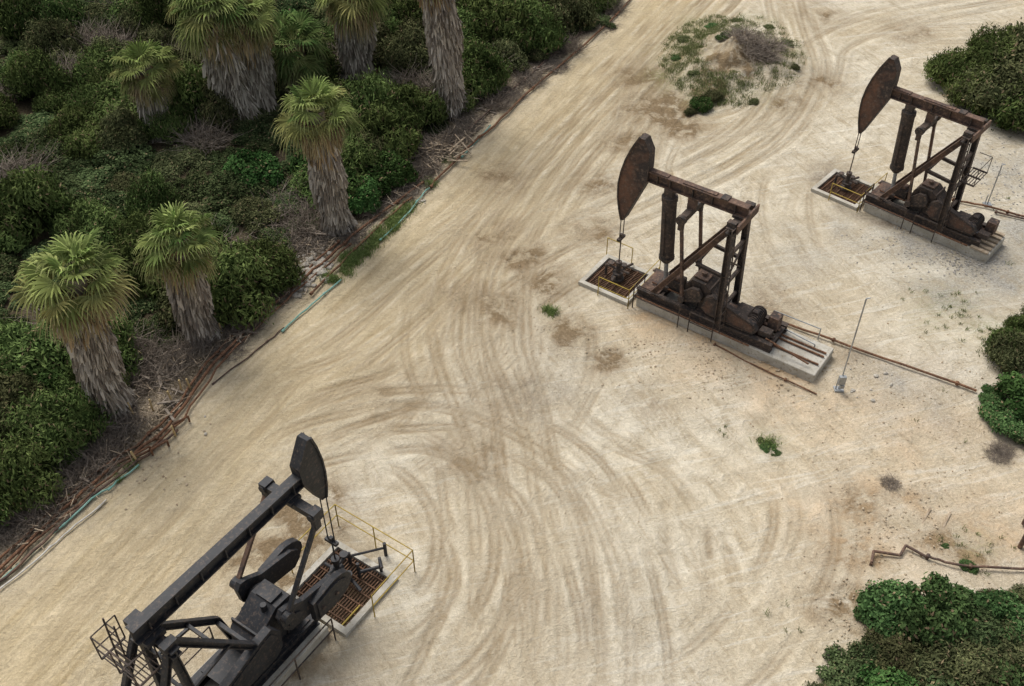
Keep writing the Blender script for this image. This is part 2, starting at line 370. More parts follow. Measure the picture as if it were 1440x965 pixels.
lit=t.mix(t.mr(nF,.35,.65),(.12,.095,.065),(.33,.275,.205))
vf=t.mr(t.math('ADD',m2[2],t.mr(nM,.3,.7,-.22,.22)),.42,.62)
col=t.mix(vf,col,lit)
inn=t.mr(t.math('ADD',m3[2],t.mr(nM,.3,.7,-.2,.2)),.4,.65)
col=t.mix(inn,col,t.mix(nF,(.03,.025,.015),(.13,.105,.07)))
gff=t.math('MULTIPLY',m3[1],t.mr(nF,.42,.58,0,1),clamp=True)
col=t.mix(t.math('MULTIPLY',gff,.7),col,(.17,.18,.075))
col=t.mix(.8,col,t.mix(nF,(.58,.57,.54),(1.38,1.38,1.39)),'MULTIPLY')
col=t.mix(.65,col,t.mix(nVF,(.58,.58,.58),(1.42,1.42,1.42)),'MULTIPLY')
col=t.mix(.55,col,t.mix(t.mr(nM,.25,.75),(.68,.66,.63),(1.28,1.28,1.29)),'MULTIPLY')
hgt=t.math('ADD',nF,t.math('MULTIPLY',nM,2.4))
t.diffuse(col,hgt,.8,.075)
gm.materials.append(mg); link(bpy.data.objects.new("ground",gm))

# ---------------------------------------------------------------- pumpjack common parts
def cellar(parent,c,name="well_cellar"):
    x0,x1,y0,y1=c; b=MB(); w=.17; zt=.14; zb=-.85; h=zt-zb; zc=(zt+zb)/2
    b.box(((x0+x1)/2,y0+w/2,zc),(x1-x0,w,h),0); b.box(((x0+x1)/2,y1-w/2,zc),(x1-x0,w,h),0)
    b.box((x0+w/2,(y0+y1)/2,zc),(w,y1-y0-2*w,h),0); b.box((x1-w/2,(y0+y1)/2,zc),(w,y1-y0-2*w,h),0)
    b.obj(name,parent,[M_CONC])
    g=MB(); y=y0+w+.05
    while y<y1-w:
        if abs(y)>.14: g.box(((x0+x1)/2,y,.03),(x1-x0-2*w,.03,.05),0)
        else:
            g.box(((x0+w-.2)/2,y,.03),(-.2-x0-w,.03,.05),0); g.box(((.2+x1-w)/2,y,.03),(x1-w-.2,.03,.05),0)
        y+=.088
    for x in np.linspace(x0+w+.15,x1-w-.15,6): g.box((x,(y0+y1)/2,.07),(.04,y1-y0-2*w,.03),0)
    g.obj("cellar_grating",parent,[M_GRATE])
def wellhead(parent,m):
    b=MB()
    b.tube((0,0,-.7),(0,0,.35),.14,n=14); b.tube((0,0,.1),(0,0,.17),.24,n=16); b.tube((0,0,.35),(0,0,.42),.2,n=16)
    b.tube((0,0,.42),(0,0,.8),.085); b.tube((0,0,.78),(0,0,.9),.12)
    b.tube((-.5,0,.55),(.45,0,.55),.05); b.tube((-.5,0,.55),(-.5,0,.1),.05); b.tube((0,-.45,.3),(0,.55,.3),.055)
    b.tube((-.32,0,.55),(-.32,0,.72),.03); b.tube((-.32,0,.7),(-.32,0,.73),.12); b.tube((0,.4,.3),(0,.4,.5),.03); b.tube((0,.4,.48),(0,.4,.51),.12)
    b.tube((0,.55,.3),(.1,.9,.25),.05)
    b.obj("wellhead",parent,[m])
def rails(b,pts,h=1.0,r=.022,m=0,mid=True,step=1.1):
    for a,c in zip(pts[:-1],pts[1:]):
        a=Vector((*a,0)); c=Vector((*c,0)); n=max(1,int((c-a).length/step))
        for i in range(n+1):
            p=a.lerp(c,i/n); b.tube(p,p+Vector((0,0,h)),r,n=6,m=m)
        b.tube(a+Vector((0,0,h)),c+Vector((0,0,h)),r,n=6,m=m)
        if mid: b.tube(a+Vector((0,0,h*.52)),c+Vector((0,0,h*.52)),r,n=6,m=m)
def horsehead(parent,arc,back,y,m,mf):
    b=MB(); poly=arc+back
    b.prism(poly,-y*.8,y*.8,0)
    def strip(a,c,yy0,yy1,th,mm):
        d=Vector((c[0]-a[0],0,c[1]-a[1])); nn=Vector((-d.z,0,d.x)).normalized()*th
        vs=[]
        for p in(a,c):
            for q in(yy0,yy1):
                for k in(-1,1): vs.append((p[0]+nn.x*k,q,p[1]+nn.z*k))
        b.add(vs,[(0,1,3,2),(4,6,7,5),(0,4,5,1),(2,3,7,6),(0,2,6,4),(1,5,7,3)],mm)
    for a,c in zip(arc[:-1],arc[1:]): strip(a,c,-y,y,.024,1)
    bk=[arc[-1]]+back+[arc[0]]
    for a,c in zip(bk[:-1],bk[1:]): strip(a,c,-y*.9,y*.9,.015,1)
    b.obj("horsehead",parent,[m,mf])
def bridle(parent,zbar,m,arc):
    b=MB()
    for y in(-.12,.12):
        pts=[(p[0]-.035,y,p[1]) for p in arc[::-1]]+[(0,y,arc[0][1]-.1),(0,y,zbar)]
        b.pipe(pts,.018,6)
    b.box((0,0,zbar-.04),(.12,.4,.1)); b.tube((0,0,zbar-.05),(0,0,.8),.024,n=8); b.box((0,0,zbar+.08),(.1,.1,.12))
    b.obj("bridle_and_rod",parent,[m])

def air_unit(site,pad_end,seed):
    x,y=site['w']; P=empty("pumpjack",(x,y,0),site['ang'],site['sc']); mats=[M_RUSTD,M_RUST,M_RUSTO]
    cellar(P,site['cell']); wellhead(P,M_RUSTD)
    b=MB(); b.box(((1.25+pad_end)/2,0,.16),(pad_end-1.25,1.6,.42)); b.obj("concrete_pad",P,[M_CONC],.02)
    b=MB(); ze=min(pad_end-.5,6.3)
    for yy in(-.6,.6): b.ibeam((1.15,yy,.54),(ze,yy,.54),.2,.32,0)
    for xx in np.arange(1.3,ze,.7): b.ibeam((xx,-.59,.52),(xx,.59,.52),.15,.24,0)
    for yy in(-.25,.25): b.ibeam((3.6,yy,.6),(ze-.1,yy,.6),.12,.2,1)
    b.box((4.0,0,.70),(1.2,1.0,.03),1); b.box((1.6,0,.71),(.7,1.1,.03),1)
    b.obj("skid_base",P,mats)
    b=MB(); b.ibeam((.55,0,4.92),(4.42,0,4.92),.28,.40,1,.04)
    for xx in(1.2,1.67,2.5,3.2,4.0): 
        for s in(-1,1): b.box((xx,s*.08,4.92),(.03,.12,.32),0)
    b.box((1.1,0,5.14),(.9,.22,.03),1); b.box((2.7,0,5.145),(1.2,.18,.03),1); b.box((3.6,0,5.14),(.25,.3,.05),0)
    b.box((4.2,0,4.70),(.45,.4,.1),0)
    b.obj("walking_beam",P,mats)
    arc=[(.02,2.86),(-.10,3.3),(-.18,3.75),(-.20,4.25),(-.14,4.75),(-.01,5.25),(.18,5.75),(.44,6.26)]
    horsehead(P,arc,[(.62,6.24),(.84,5.85),(.86,5.3),(.84,4.75),(.10,2.88)],.20,M_HEAD,M_RUSTD)
    bridle(P,2.0,M_RUSTD,arc)
    b=MB()
    b.ibeam((4.2,-.8,4.53),(4.2,.8,4.53),.26,.24,0)
    b.box((4.44,0,4.66),(.06,1.5,.30),1)
    for s in(-1,1):
        b.ibeam((4.2,s*.58,4.42),(4.32,s*.68,.7),.20,.20,0,.03,up=(1,0,0))
        b.ibeam((4.1,s*.55,4.40),(1.75,s*.66,.72),.15,.19,1,.03)
        b.ibeam((4.25,s*.62,2.6),(3.2,s*.62,2.7),.1,.12,0,.02)
        b.box((4.2,s*.62,4.72),(.3,.2,.2),0)
    for z,xx in((3.4,4.24),(2.2,4.27),(1.2,4.3)): b.bar((xx,-.62,z),(xx,.62,z),.1,.12,0)
    b.bar((4.25,-.62,3.3),(4.27,.62,2.25),.06,.06,0); b.bar((4.25,.62,3.3),(4.27,-.62,2.25),.06,.06,0)
    b.bar((3.2,-.6,2.72),(3.2,.6,2.72),.09,.1,0); b.bar((2.35,-.62,1.5),(2.35,.62,1.5),.09,.1,0)
    b.obj("samson_post",P,mats)
    b=MB()
    for yy in(-1.0,-.68): b.tube((4.55,yy,.6),(4.38,yy,4.75),.022,n=6)
    for i in range(15): 
        z=.8+i*.28; xx=4.55-.17*(z-.6)/4.15; b.tube((xx,-1.0,z),(xx,-.68,z),.016,n=6)
    b.box((4.9,0,.8),(.7,1.3,.04))
    if seed==2:
        for xx in np.linspace(4.5,5.0,6): b.bar((xx,-.6,2.8),(xx,.6,2.8),.02,.04)
        for yy in(-.6,0,.6): b.bar((4.45,yy,2.8),(5.02,yy,2.8),.04,.06)
        b.pipe([(4.5,-.6,3.5),(5.0,-.6,3.5),(5.0,.6,3.5),(4.5,.6,3.5)],.015,6)
        for q in((5.0,-.6),(5.0,.6)): b.tube((*q,2.8),(*q,3.5),.015,n=6)
    b.obj("ladder",P,mats)
    b=MB(); A=Vector((1.66,0,4.5)); B=Vector((1.84,0,1.75)); d=(B-A)
    b.tube(A+d*.06,A+d*.95,.25,n=20,m=0); b.tube(A,A+d*.06,.17,.25,20); b.tube(A+d*.95,B,.25,.14,20)
    b.tube(A+d*.03,A+d*.09,.275,n=20); b.tube(A+d*.90,A+d*.94,.275,n=20); b.tube(B,(1.92,0,.75),.075,n=12,m=2); b.box((1.92,0,.78),(.45,.5,.16)); b.box((1.66,0,4.62),(.3,.34,.22))
    b.tube(A+d*.2+Vector((0,-.3,0)),A+d*.85+Vector((0,-.3,0)),.03,n=6)
    b.obj("air_balance_cylinder",P,[M_RUSTD,M_RUST,M_GALV])
    th=math.radians(215); cx,cz=3.3,1.35; R=.5; px,pz=cx+R*math.cos(th),cz+R*math.sin(th)
    b=MB(); b.bar((2.5,-.72,4.2),(2.5,.72,4.2),.22,.22,0); b.box((2.5,0,4.5),(.26,.26,.4),1); b.tube((2.5,-.78,4.2),(2.5,-.6,4.2),.17,n=14); b.tube((2.5,.6,4.2),(2.5,.78,4.2),.17,n=14)
    b.obj("equalizer",P,mats)
    b=MB()
    for s in(-1,1):
        b.bar((2.5,s*.66,4.15),(px,s*.66,pz),.09,.11,1,up=(0,1,0)); b.tube((px,s*.55,pz),(px,s*.76,pz),.12,n=14,m=0)
        b.box((2.5,s*.66,3.95),(.17,.14,.3),0)
    b.obj("pitman_arms",P,mats)
    b=MB()
    for s in(-1,1):
        b.prism([(cx+.28,cz+.05),(cx+.12,cz+.27),(cx-.15,cz+.24),(px-.12,pz+.12),(px-.16,pz-.05),(px-.02,pz-.17),(cx+.05,cz-.28),(cx+.25,cz-.18)],s*.54-.07,s*.54+.07,0)
    b.tube((cx,-.62,cz),(cx,.62,cz),.12,n=14,m=0)
    b.obj("cranks",P,mats)
    b=MB(); b.prism([(2.75,.7),(2.85,1.5),(3.05,1.78),(3.55,1.78),(3.95,1.45),(4.15,1.1),(4.15,.7)],-.38,.38,0)
    for xx in(3.0,3.35,3.75): b.box((xx,0,1.2),(.05,.84,1.0),0)
    b.box((3.3,0,1.83),(.5,.5,.06),1); b.tube((3.3,0,1.75),(3.3,0,1.98),.1,n=14,m=1)
    b.box((2.3,.1,.95),(.5,.5,.4),0); b.box((2.3,.1,1.2),(.3,.3,.14),1)
    b.obj("gearbox",P,mats)
    b=MB(); b.prism([(3.62,.95),(3.7,1.45),(3.95,1.62),(4.2,1.55),(5.55,1.16),(5.68,.95),(5.55,.76),(3.9,.78)],-.62,-.42,0)
    b.prism([(3.68,1.0),(3.78,1.4),(3.97,1.54),(5.5,1.1),(5.56,.95),(5.48,.84),(3.9,.86)],-.64,-.60,1)
    b.obj("belt_guard",P,[M_RUSTD,M_HEAD])
    b=MB(); b.tube((5.35,-.38,.98),(5.35,.42,.98),.22,n=18)
    for yy in np.linspace(-.3,.34,8): b.tube((5.35,yy,.98),(5.35,yy+.03,.98),.25,n=18)
    b.box((5.35,0,.76),(.5,.6,.1)); b.box((5.35,.0,1.23),(.2,.25,.12)); b.tube((5.35,.42,.98),(5.35,.5,.98),.18,.1,14)
    b.box((5.95,.25,.95),(.35,.4,.5),1); b.box((5.9,-.3,.82),(.4,.3,.2),0)
    b.obj("electric_motor",P,[M_RUSTD,M_RUST])
    b=MB(); rails(b,[(1.2,-.95),(3.0,-.95)],1.0,.02); rails(b,[(1.2,-.95),(1.2,-.2)],1.0,.02); rails(b,[(3.4,-.95),(4.3,-.95)],.9,.02); b.obj("guard_rail",P,[M_RUSTD])
    c=site['cell']
    b=MB(); rails(b,[(c[1]+.1,c[3]+.1),(c[1]+.1,c[2]-.1),(-.15,c[2]-.1)],.85,.017)
    if seed==1: rails(b,[(c[0]-.08,c[3]+.08),(c[0]+1.0,c[3]+.08)],.8,.017,mid=False)
    b.obj("yellow_handrail",P,[M_YEL])
    b=MB()
    if pad_end>7: 
        for yy,z in((.35,.42),(.15,.42),(-.3,.42)): b.tube((5.9,yy,z),(pad_end-.1,yy,z),.035,n=8)
        b.tube((6.0,-.5,.75),(7.6,-.55,.5),.03,n=8)
    else:
        for k in range(6): b.box((ze+.1,-.75+.3*k,.44),(.7,.16,.07),1)
    b.tube((1.0,.8,.45),(4.2,.85,.5),.04,n=8)
    b.tube((1.2,-.82,.45),(5.6,-.84,.45),.035,n=8); b.tube((1.5,-.2,.8),(4.0,-.3,.85),.03,n=8)
    b.obj("base_pipework",P,[M_RUSTO,M_WOOD])
    return P
air_unit(SITES[1],7.95,1)
air_unit(SITES[2],6.45,2)

def crank_unit(site):
    x,y=site['w']; P=empty("pumpjack",(x,y,0),site['ang']); mats=[M_BLACK,M_RUSTD,M_RUST]
    cellar(P,site['cell']); wellhead(P,M_BLACK)
    b=MB(); b.box((4.5,0,.14),(6.1,1.9,.4)); b.obj("concrete_pad",P,[M_CONC],.02)
    b=MB()
    for yy in(-.6,.6): b.ibeam((1.5,yy,.52),(7.2,yy,.52),.22,.36,0)
    for xx in np.arange(1.7,7.2,.8): b.ibeam((xx,-.59,.5),(xx,.59,.5),.16,.26,0)
    b.box((3.0,0,.72),(2.6,1.25,.04),0)
    b.obj("skid_base",P,mats)
    b=MB()
    b.bar((.35,0,4.80),(5.7,0,4.80),.05,.30,0,h1=.42); b.bar((.35,0,4.97),(5.7,0,5.03),.26,.045,0); b.bar((.35,0,4.63),(5.7,0,4.57),.26,.045,0)
    for xx in np.linspace(.9,5.3,7):
        for s in(-1,1): b.box((xx,s*.075,4.80),(.03,.10,.31),0)
    b.box((5.35,0,4.45),(.5,.5,.16),0)
    b.obj("walking_beam",P,mats)
    arc=[(.0,3.62),(-.07,4.0),(-.10,4.5),(-.07,5.0),(.02,5.5),(.14,5.93)]
    horsehead(P,arc,[(.27,5.95),(.66,5.28),(.62,4.75),(.16,3.68)],.17,M_BLACK,M_BLACK)
    bridle(P,1.7,M_BLACK,arc)
    b=MB(); b.bar((.98,-.85,4.42),(.98,.85,4.42),.24,.2,0); b.box((.98,0,4.52),(.36,.4,.1),0)
    for s in(-1,1): b.box((.98,s*.78,4.42),(.3,.22,.32),0); b.tube((.8,s*.78,4.42),(1.16,s*.78,4.42),.11,n=12,m=0)
    b.obj("equalizer",P,mats)
    cx,cz=2.25,1.62; px,pz=2.5,2.1
    b=MB()
    for s in(-1,1):
        b.bar((.98,s*.8,4.25),(px,s*.84,pz),.09,.11,0 if s>0 else 2,up=(0,1,0)); b.tube((px,s*.72,pz),(px,s*.95,pz),.16,n=16,m=0); b.box((1.02,s*.8,4.15),(.18,.16,.3),0)
    b.obj("pitman_arms",P,mats)
    b=MB()
    for s in(-1,1):
        y0,y1=s*.70-.07,s*.70+.07
        b.prism([(px+.18,pz+.02),(px+.05,pz+.2),(px-.15,pz+.15),(1.9,1.95),(.85,1.72),(.62,1.5),(.62,1.2),(.85,1.0),(1.9,1.22),(2.4,1.3),(2.62,1.6)],y0,y1,0)
        cw=[(.98+.62*math.cos(a),1.36+.48*math.sin(a)) for a in np.linspace(math.radians(70),math.radians(290),10)]+[(1.75,.95),(1.75,1.72)]
        b.prism(cw,s*.86-.09,s*.86+.09,0); b.prism([(p[0]*.8+.25,p[1]*.8+.27) for p in cw],s*.97-.03,s*.97+.03,0)
        for xx in(1.0,1.5): b.tube((xx,s*.8,1.36),(xx,s*1.05,1.36),.06,n=8,m=1)
        b.tube((cx,s*.55,cz),(cx,s*.82,cz),.22,n=16,m=0)
    b.obj("cranks_and_counterweights",P,mats)
    b=MB(); b.prism([(1.75,.74),(1.8,1.6),(1.98,2.02),(2.45,2.05),(2.9,1.75),(3.3,1.5),(3.4,.74)],-.42,.42,0)
    for xx in(1.95,2.3,2.8,3.15): b.box((xx,0,1.25),(.05,.94,1.0),0)
    b.box((2.25,0,2.08),(.4,.5,.08),0); b.tube((2.25,-.55,cz),(2.25,.55,cz),.3,n=18,m=0); b.tube((3.0,-.5,1.3),(3.0,.5,1.3),.26,n=18); b.tube((2.6,.15,1.9),(2.6,.15,2.15),.08,n=10)
    b.obj("gearbox",P,mats)
    b=MB(); b.prism([(2.75,1.0),(2.7,1.6),(2.95,2.0),(3.3,1.95),(5.3,1.35),(5.5,1.05),(5.3,.78),(3.0,.8)],.50,.72,0)
    b.prism([(2.85,1.05),(2.82,1.55),(3.0,1.88),(3.25,1.84),(5.2,1.26),(5.35,1.05),(5.2,.88),(3.05,.9)],.70,.745,0)
    b.obj("belt_guard",P,mats)
    b=MB(); b.tube((5.1,-.5,1.02),(5.1,.45,1.02),.28,n=18)
    for yy in np.linspace(-.4,.34,8): b.tube((5.1,yy,1.02),(5.1,yy+.03,1.02),.31,n=18)
    b.box((5.1,0,.76),(.6,.8,.1)); b.obj("electric_motor",P,mats)
    b=MB()
    b.ibeam((5.3,-.75,4.28),(5.3,.75,4.28),.24,.22,0)
    for s in(-1,1):
        b.ibeam((5.3,s*.5,4.2),(5.25,s*.8,.7),.17,.18,0,.03,up=(1,0,0))
        b.ibeam((5.2,s*.3,4.2),(3.45,s*.62,1.9),.15,.17,0,.03); b.ibeam((3.45,s*.62,1.9),(3.2,s*.62,.7),.15,.17,0,.03,up=(1,0,0))
        b.ibeam((5.35,s*.5,4.2),(6.9,s*.75,.7),.15,.17,0,.03)
        b.box((5.3,s*.55,4.45),(.36,.2,.2),0)
        b.bar((5.27,s*.66,2.6),(4.0,s*.55,2.62),.07,.08,0)
    for z in(3.3,2.3,1.3): b.bar((5.28,-.58-.08*(4-z)*.3,z),(5.28,.58+.08*(4-z)*.3,z),.08,.08,0)
    b.bar((3.5,-.62,1.9),(3.5,.62,1.9),.1,.1,0); b.bar((4.3,-.48,3.0),(4.3,.48,3.0),.08,.08,0)
    b.obj("samson_post",P,mats)
    b=MB()
    for yy in(-1.0,-.65): b.tube((5.9,yy,.6),(5.7,yy,4.6),.022,n=6)
    for i in range(14): z=.8+i*.28; b.tube((5.88-.2*(z-.6)/4.3,-1.0,z),(5.88-.2*(z-.6)/4.3,-.65,z),.016,n=6)
    for xx in np.linspace(5.5,6.05,7): b.bar((xx,-1.0,3.5),(xx,.2,3.5),.02,.04)
    for yy in(-1.0,-.4,.2): b.bar((5.45,yy,3.5),(6.1,yy,3.5),.04,.05)
    for q in((5.45,-1.0),(6.1,-1.0),(6.1,-.4),(6.1,.2),(5.45,.2)): b.tube((*q,3.5),(*q,4.4),.018,n=6)
    for z in(4.4,3.95): b.pipe([(5.45,-1.0,z),(6.1,-1.0,z),(6.1,.2,z),(5.45,.2,z)],.018,6)
    s=-.26
    b.tube((1.3,s,4.35),(5.2,s,4.2),.02,n=6)
    for xx in np.linspace(1.5,5.0,7): b.tube((xx,s,4.33),(xx,-.1,4.56),.014,n=6)
    b.obj("service_ladder",P,[M_RUSTD])
    b=MB(); rails(b,[(1.5,1.2),(6.9,1.2)],1.0,.022); rails(b,[(3.4,-1.2),(6.9,-1.2)],1.0,.022); b.obj("guard_rail",P,[M_RUSTD])
    b=MB(); c=site['cell']; rails(b,[(c[1]-.7,c[2]-.35),(c[0]-.45,c[2]-.35),(c[0]-.45,c[3]+.22),(c[1]-.9,c[3]+.22)],1.0,.018,step=1.3)
    b.tube((c[1],1.1,.1),(c[1]-.9,1.1,.1),.03,n=6)
    b.obj("yellow_handrail",P,[M_YEL])
    b=MB(); b.tube((-.3,.5,.3),(-.75,.9,.35),.05,n=10); b.tube((-.75,.9,.1),(-.75,.9,.75),.045,n=10); b.tube((-.3,.5,.1),(-.3,.5,.7),.045,n=10); b.tube((-.75,.9,.7),(-.55,1.15,.72),.045,n=8)
    b.tube((-.45,-.1,.35),(-1.3,.6,.35),.035,n=8); b.tube((-1.3,.6,.0),(-1.3,.6,.55),.05,n=8)
    b.obj("flow_line",P,[M_BLACK])
    return P
crank_unit(SITES[0])

# ---------------------------------------------------------------- PALMS
def lerp(a,b,t): return tuple(x*(1-t)+y*t for x,y in zip(a,b))
def palm(base_px,crown_px,cr,rt,rb,seed,nf=34,green=1.0):
    rs=np.random.RandomState(seed); bx,by=gp(*base_px); tx,ty,tz=lift(crown_px[0],crown_px[1],by)
    P=empty("palm_tree",(bx,by,hz(bx,by))); H=tz-.05
    top=np.array([tx-bx,0,H]); bend=rs.uniform(-.12,.12,2)
    def axis(h): 
        return np.array([top[0]*h**1.1+bend[0]*math.sin(math.pi*h),bend[1]*math.sin(math.pi*h),H*h])
    b=MB(); n=10
    for i in range(n): b.tube(axis(i/n),axis((i+1)/n),(rb*.75)*(1-.15*i/n),n=12,caps=False)
    b.obj("trunk",P,[M_TWIG])
    N=int(3400*H/5); Vs=[];Fs=[];Cs=[]
    def prof(h): return rb*(1+.25*max(0,.18-h)/.18)+(rt-rb)*(max(0,h)**1.8)
    for k in range(N):
        h=rs.uniform(.05,.93)**.9; a=rs.uniform(0,2*math.pi)
        lob=1+.14*math.sin(a*3+seed+h*5)+.12*math.sin(h*14+a*2)
        ln=rs.uniform(.35,1.0)*(.7+.5*h); h2=max(0,h-ln/H); c0=axis(h); c1=axis(h2)
        r0=prof(h)*rs.uniform(.70,.92)*lob; r1=prof(h2)*rs.uniform(.85,1.32)*lob
        da=rs.normal(0,.12); d0=np.array([math.cos(a),math.sin(a),0]); d1=np.array([math.cos(a+da),math.sin(a+da),0])
        w=rs.uniform(.010,.04); sd=np.array([-d0[1],d0[0],0])
        p0=c0+d0*r0; p1=(c0+c1)/2+(d0+d1)/2*((r0+r1)/2*1.06); p2=c1+d1*r1
        tw=sd*w+d0*rs.normal(0,.03); i0=len(Vs)
        Vs+=[p0-tw,p0+tw,p1-tw*1.2,p1+tw*1.2,p2-tw*.5,p2+tw*.5]; Fs+=[(i0,i0+1,i0+3,i0+2),(i0+2,i0+3,i0+5,i0+4)]
        g=lerp((.20,.165,.135),(.60,.54,.45),rs.rand()**1.3)
        if h>.74 and rs.rand()<.85*(h-.66)/.25: g=lerp((.22,.15,.08),(.46,.34,.20),rs.rand())
        Cs+=[g]*6
    me=np_mesh("skirt",Vs,Fs,col=np.array(Cs),mats=[M_SKIRT]); link(bpy.data.objects.new("dead_frond_skirt",me),P)
    Vs=[];Fs=[];Cs=[]
    ga=2.39996; ndead=int(nf*.55)
    for k in range(nf+ndead):
        t=k/nf; a=k*ga+rs.normal(0,.25); dead=k>=nf
        el=math.radians(74-84*t**.75+rs.normal(0,11))
        if dead: el=math.radians(-14-rs.uniform(0,47))
        L=cr*(.36+.26*min(1,t*2))*rs.uniform(.75,1.2)*(.8 if dead else 1)
        pd=np.array([math.cos(a)*math.cos(el),math.sin(a)*math.cos(el),math.sin(el)])
        ef=el-math.radians(rs.uniform(5,38))*(.5 if dead else 1)
        d=np.array([math.cos(a)*math.cos(ef),math.sin(a)*math.cos(ef),math.sin(ef)])
        side=np.array([-math.sin(a),math.cos(a),0]); nrm=np.cross(d,side); nrm/=np.linalg.norm(nrm)
        if nrm[2]<0: nrm=-nrm
        roll=rs.normal(0,.38); side,nrm=side*math.cos(roll)+nrm*math.sin(roll),nrm*math.cos(roll)-side*math.sin(roll)
        o=top+np.array([0,0,-.25*min(t,1)]); e=o+pd*L; e[2]-=.08*L*math.cos(el)
        q0=rs.rand()
        if dead: cc=lerp((.22,.16,.07),(.42,.32,.17),q0) if q0>.28 else lerp((.16,.18,.05),(.30,.28,.09),q0*2)
        elif t<.25: cc=lerp((.16,.24,.05),(.35,.40,.12),q0)
        elif t<.7: cc=lerp((.07,.125,.028),(.28,.32,.085),q0)
        else: cc=lerp((.10,.14,.035),(.34,.31,.10),q0)
        if green<1: cc=lerp(cc,(.05,.10,.025),1-green)
        w=.02; i0=len(Vs); sdh=np.array([-math.sin(a),math.cos(a),0])
        Vs+=[o-sdh*w,o+sdh*w,e-sdh*w*.7,e+sdh*w*.7]; Fs+=[(i0,i0+1,i0+3,i0+2)]; Cs+=[lerp(cc,(.40,.40,.15),.6)]*4
        ns=20; Rf=cr*rs.uniform(.44,.58)*(.85 if dead else 1); sp_=math.radians(rs.uniform(100,130)); drp=.04+.10*min(t,1)+rs.uniform(0,.08)+(.12 if dead else 0)
        for j in range(ns):
            q=-1+2*(j+.5)/ns; an=q*sp_; ll=Rf*(1-.22*abs(q)**2)*rs.uniform(.85,1.1)
            f=d*math.cos(an)+side*math.sin(an); fs_=np.cross(nrm,f); fs_/=np.linalg.norm(fs_)
            fold=nrm*(.18*abs(math.sin(an))-.02)
            p1=e+f*ll*.52+fold*ll*.5; p2=e+f*ll*.80+fold*ll*.5; p2[2]-=drp*ll*.5; p3=e+f*ll*1.02+fold*ll*.35; p3[2]-=drp*ll*2.4
            wm=ll*.52*math.sin(sp_/ns)*.86; z=nrm*(.035 if j%2 else -.035)
            i0=len(Vs)
            Vs+=[e-fs_*.006,e+fs_*.006,p1-fs_*wm+z,p1+fs_*wm-z,p2-fs_*wm*.55,p2+fs_*wm*.55,p3-fs_*.005,p3+fs_*.005]
            Fs+=[(i0,i0+1,i0+3,i0+2),(i0+2,i0+3,i0+5,i0+4),(i0+4,i0+5,i0+7,i0+6)]
            br=rs.uniform(.5,1.3); c0=tuple(x*br for x in cc); tip=lerp(c0,(.42,.38,.18),.3+.3*min(t,1)); hub=lerp(c0,(.38,.42,.14),.4)  # tips blended to a brighter yellow, sunlit look put into the colour
            Cs+=[hub,hub,c0,c0,c0,c0,tip,tip]
    me=np_mesh("fronds",Vs,Fs,col=np.array(Cs),mats=[M_PALM]); link(bpy.data.objects.new("fan_fronds",me),P)
palm((160,575),(105,386),1.56,.66,.46,11)
palm((283,474),(250,332),1.32,.60,.44,12)
palm((472,322),(444,152),1.40,.60,.44,13)
palm((228,192),(201,90),1.42,.60,.44,14)
palm((340,168),(298,8),1.8,.95,.68,15,nf=44)
palm((372,160),(345,20),1.4,.8,.5,16)
palm((502,110),(495,-18),1.75,.9,.62,17,nf=42)
palm((634,158),(604,-80),1.6,.66,.52,18)
palm((425,130),(413,60),1.8,.4,.35,19,green=.3)

